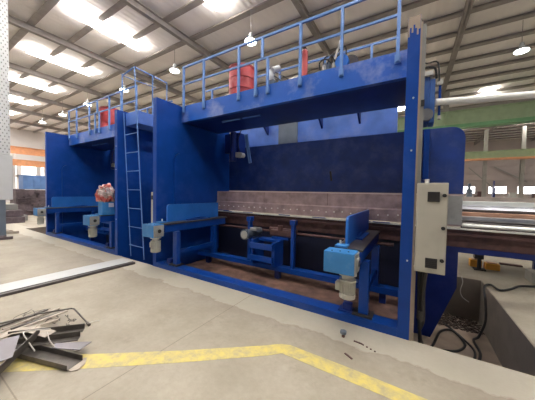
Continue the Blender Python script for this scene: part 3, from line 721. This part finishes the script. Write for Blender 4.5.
b = MB(); b.box(-25.1, -24.1, 5.55, 8.4, 1.905, 2.93, .02)
b.build('container_body', 'box', rt)
for k in range(7): MB().box(-24.10, -24.07, 5.75+k*.38, 5.82+k*.38, 1.95, 2.88).build('rib', 'box', rt)
for i, (x, y, l, lb) in enumerate(((-13.5, 2.60, .75, 'dark bar scrap on the floor at the left edge, nearer piece'), (-15.0, 3.1, .9, 'grey bar scrap on the floor at the left edge, farther piece'))):
    b = MB(); b.bar((x, y-l, .05), (x+.25, y+.15, .05), .12, .1); b.bar((x+.2, y-l, .11), (x+.05, y, .12), .08, .05)
    tag(b.build('bar_offcut', 'stack' if i == 0 else 'scrap_l', None, False, (x, y, 0)), lb, 'scrap metal')
for k, (x, y, z, l) in enumerate(((-19.5, 3.0, 0, 1.8), (-20.6, 3.3, 0, 1.9), (-19.9, 3.2, .36, 1.6), (-20.4, 3.0, .7, 1.7))):
    b = MB(); b.box(x-.5, x+.5, y-l, y+l*.8, z, z+.33, .01); b.box(x-.52, x+.52, y-l*.5, y-l*.4, z, z+.34)
    tag(b.build('steel_bundle', 'duct' if k % 2 else 'stack', None, False, (x, y, z)), ['dark steel bundle on the floor behind the white cabinet, lowest in front', 'grey steel bundle on the floor behind the dark one', 'dark steel bundle in the middle of the pile at the left edge', 'grey steel bundle on top of the pile at the left edge'][k], 'steel bundle', 'steel bundles at the left edge')

# crane runways
def girder(x0, x1, y0, y1, z0, z1, m, lab, axis):
    b = MB()
    if axis == 'x':
        b.box(x0, x1, y0+.12, y1-.12, z0, z1)
        b.box(x0, x1, y0, y1, z1-.05, z1)
    else:
        b.box(x0+.12, x1-.12, y0, y1, z0, z1); b.box(x0, x1, y0, y1, z1-.05, z1)
    o = b.build('crane_girder', m, None, False, ((x0+x1)/2, (y0+y1)/2, z0)); tag(o, lab, 'crane girder', 'crane runway girders'); return o
g = girder(-20, 20, 21.1, 21.6, 6.95, 7.95, 'green', 'pale green crane girder running across behind the near machine', 'x')
MB().box(-20, 20, 21.0, 21.7, 6.72, 6.95).build('bottom_flange', 'greend', g)
b = MB(); b.box(-20, 20, 21.3, 21.36, 8.0, 8.12); b.build('rail', 'column', g)
for x in (1.9, 7.8, 13.7): MB().box(x-.06, x+.06, 21.05, 21.22, 6.95, 7.9).build('stiffener', 'green', g)
g = girder(-20, 20, 35, 35.5, 6.2, 7.0, 'green', 'farther green crane girder close to the back wall', 'x'); MB().box(-20, 20, 34.9, 35.6, 6.0, 6.2).build('bottom_flange', 'orange', g)
g = girder(-38.3, -37.8, -10, 44, 5.8, 6.6, 'orange', 'upper orange crane girder above the blue container', 'y')
g = girder(-36.3, -35.8, -10, 44, 4.35, 5.0, 'orange', 'lower orange crane girder above the blue container', 'y')
for k, (x, y) in enumerate(((1.9, 21.75), (7.8, 21.75), (6.9, 35.76), (9.9, 35.76), (13.6, 35.76), (-38, 8), (-38, 16), (-36, 10.2), (-38, 4), (-36, 14))):
    rt = empty('steel_column', (x, y, 0), None, 'column', 'steel columns carrying the crane girders')
    rt['label'] = ['grey column rising behind the upright of the near machine', 'grey column out beyond the right of the first green girder', 'slim grey column before the back wall nearest the machine', 'grey column before the back wall right of the slim one', 'grey column before the back wall at the right edge', 'pale column left of the far machine, first under the upper orange girder', 'pale column left of the far machine, hidden farthest under the upper girder', 'pale column under the lower orange girder right of the container', 'pale column at the left edge under the upper orange girder', 'pale column under the lower orange girder, partly behind the far machine'][k]
    top = 9.5 if k < 5 else (5.8 if x == -38 else 4.35)
    b = MB()
    b.box(x-.16, x+.16, y-.14, y-.11, 0, top); b.box(x-.16, x+.16, y+.11, y+.14, 0, top); b.box(x-.02, x+.02, y-.11, y+.11, 0, top)
    b.build('column_shaft', 'column' if k < 5 else 'clad2', rt)
    MB().box(x-.3, x+.3, y-.3, y+.3, 0, .03).build('base_plate', 'column', rt)
rt = empty('wall_brace', (8, 45.5, 0), 'diagonal steel bracing in front of the back wall', 'bracing')
MB().bar((7.0, 45.6, 6.2), (9.8, 45.6, 3.2), .14, .06, up=(0, 1, 0)).build('diagonal', 'column', rt)
MB().bar((9.8, 45.6, 6.2), (13.2, 45.6, 4.0), .14, .06, up=(0, 1, 0)).build('diagonal', 'column', rt)
# low machinery silhouettes near the back wall
for k, (x, w_, h_) in enumerate(((6.2, .5, 3.6), (7.2, .9, 2.6), (8.5, .18, 3.9), (10.2, 1.4, 2.5), (12.1, 1.0, 2.45), (13.6, 1.2, 2.55))):
    b = MB(); b.box(x-w_/2, x+w_/2, 39, 39.8, 0, h_*.8, .03); b.box(x-w_/4, x+w_/5, 39.1, 39.6, h_*.8, h_, .03); b.box(x-w_/2-.2, x+w_/2+.2, 38.9, 39.9, 0, .8)
    tag(b.build('distant_machine', ['darkmotor', 'rust', 'deep', 'motor', 'rust', 'motor'][k], None, False, (x, 39.4, 0)),
        ['dark slim machine far off by the back wall, leftmost', 'brown machine far off between the first two windows', 'thin dark upright far off beside the second window', 'grey low machine far off under the second window', 'brown low machine far off between the last windows', 'grey low machine far off at the right edge'][k], 'machine', 'machines by the back wall')

# ------------------------------------------------------------------ lamps
def lamp(x, y, z=8.5):
    rt = empty('high_bay_lamp', (x, y, z), None, 'lamp', 'high bay lamps hanging from the roof')
    MB().cyl((x, y, z+.30), (x, y, RZ-.16), .012, seg=6).build('cord', 'purlin', rt)
    MB().cyl((x, y, z+.16), (x, y, z+.36), .10, .07, seg=16).build('ballast_housing', 'white', rt, True)
    b = MB()
    prof = [(.08, .16), (.20, .10), (.26, 0), (.25, 0), (.19, .09), (.07, .15)]
    n_ = 24; rings = []
    for r, zz in prof: rings.append([b.bm.verts.new((x+r*math.cos(2*PI*k/n_), y+r*math.sin(2*PI*k/n_), z+zz)) for k in range(n_)])
    for i in range(len(rings)-1):
        for k in range(n_): b.bm.faces.new((rings[i][k], rings[i][(k+1) % n_], rings[i+1][(k+1) % n_], rings[i+1][k]))
    b.build('lamp_shade', 'white', rt, True)
    MB().cyl((x, y, z-.03), (x, y, z+.04), .23, seg=24).build('lamp_lens', 'lamp', rt, True)
    return rt
lamps = [(-6.2, 8.55, 'high bay lamp hanging above the near machine left of its tall handrail post'), (-11.25, 8.55, 'high bay lamp hanging over the gap between the two machines'),
         (-16.3, 8.55, 'high bay lamp hanging right above the far machine drum'), (-21.6, 8.6, 'high bay lamp above the left half of the far machine'),
         (-26.6, 8.7, 'high bay lamp at upper left, third from the left edge'), (-31.5, 8.7, 'high bay lamp at upper left near the perforated column'),
         (3.95, 15.05, 'high bay lamp hanging high at the upper right')]
L0 = lamp(0, 0)
for i, (x, y, lb) in enumerate(lamps):
    o = L0 if i == 0 else copy_tree(L0)
    o.location = (x, y, 8.5); o['label'] = lb

# ------------------------------------------------------------------ world and camera
wd = bpy.data.worlds.new('World'); S.world = wd; wd.use_nodes = True
bg = wd.node_tree.nodes['Background']; bg.inputs['Color'].default_value = (.93, .96, 1.0, 1); bg.inputs['Strength'].default_value = .32

cam = bpy.data.cameras.new('camera'); co = bpy.data.objects.new('camera', cam); COL.objects.link(co)
fpx = 238.0; cam.sensor_fit = 'HORIZONTAL'; cam.sensor_width = 36; cam.lens = 36*fpx/535; cam.clip_start = .05; cam.clip_end = 300
pitch = math.atan(7.7/fpx); yaw = math.atan2(144.5, fpx); roll = math.atan(10/537)
F = Vector((-math.sin(yaw)*math.cos(pitch), math.cos(yaw)*math.cos(pitch), -math.sin(pitch)))
R0 = Vector((math.cos(yaw), math.sin(yaw), 0)); U0 = R0.cross(F)
R = R0*math.cos(roll)+U0*math.sin(roll); U = -R0*math.sin(roll)+U0*math.cos(roll)
mw = Matrix((R, U, -F)).transposed().to_4x4(); mw.translation = Vector((0, 0, 2.0)); co.matrix_world = mw
S.camera = co
vs = S.view_settings; S.display_settings.display_device = 'sRGB'
vs.view_transform = 'Standard'; vs.look = 'None'; vs.exposure = 0.0; vs.gamma = 1; vs.use_curve_mapping = False
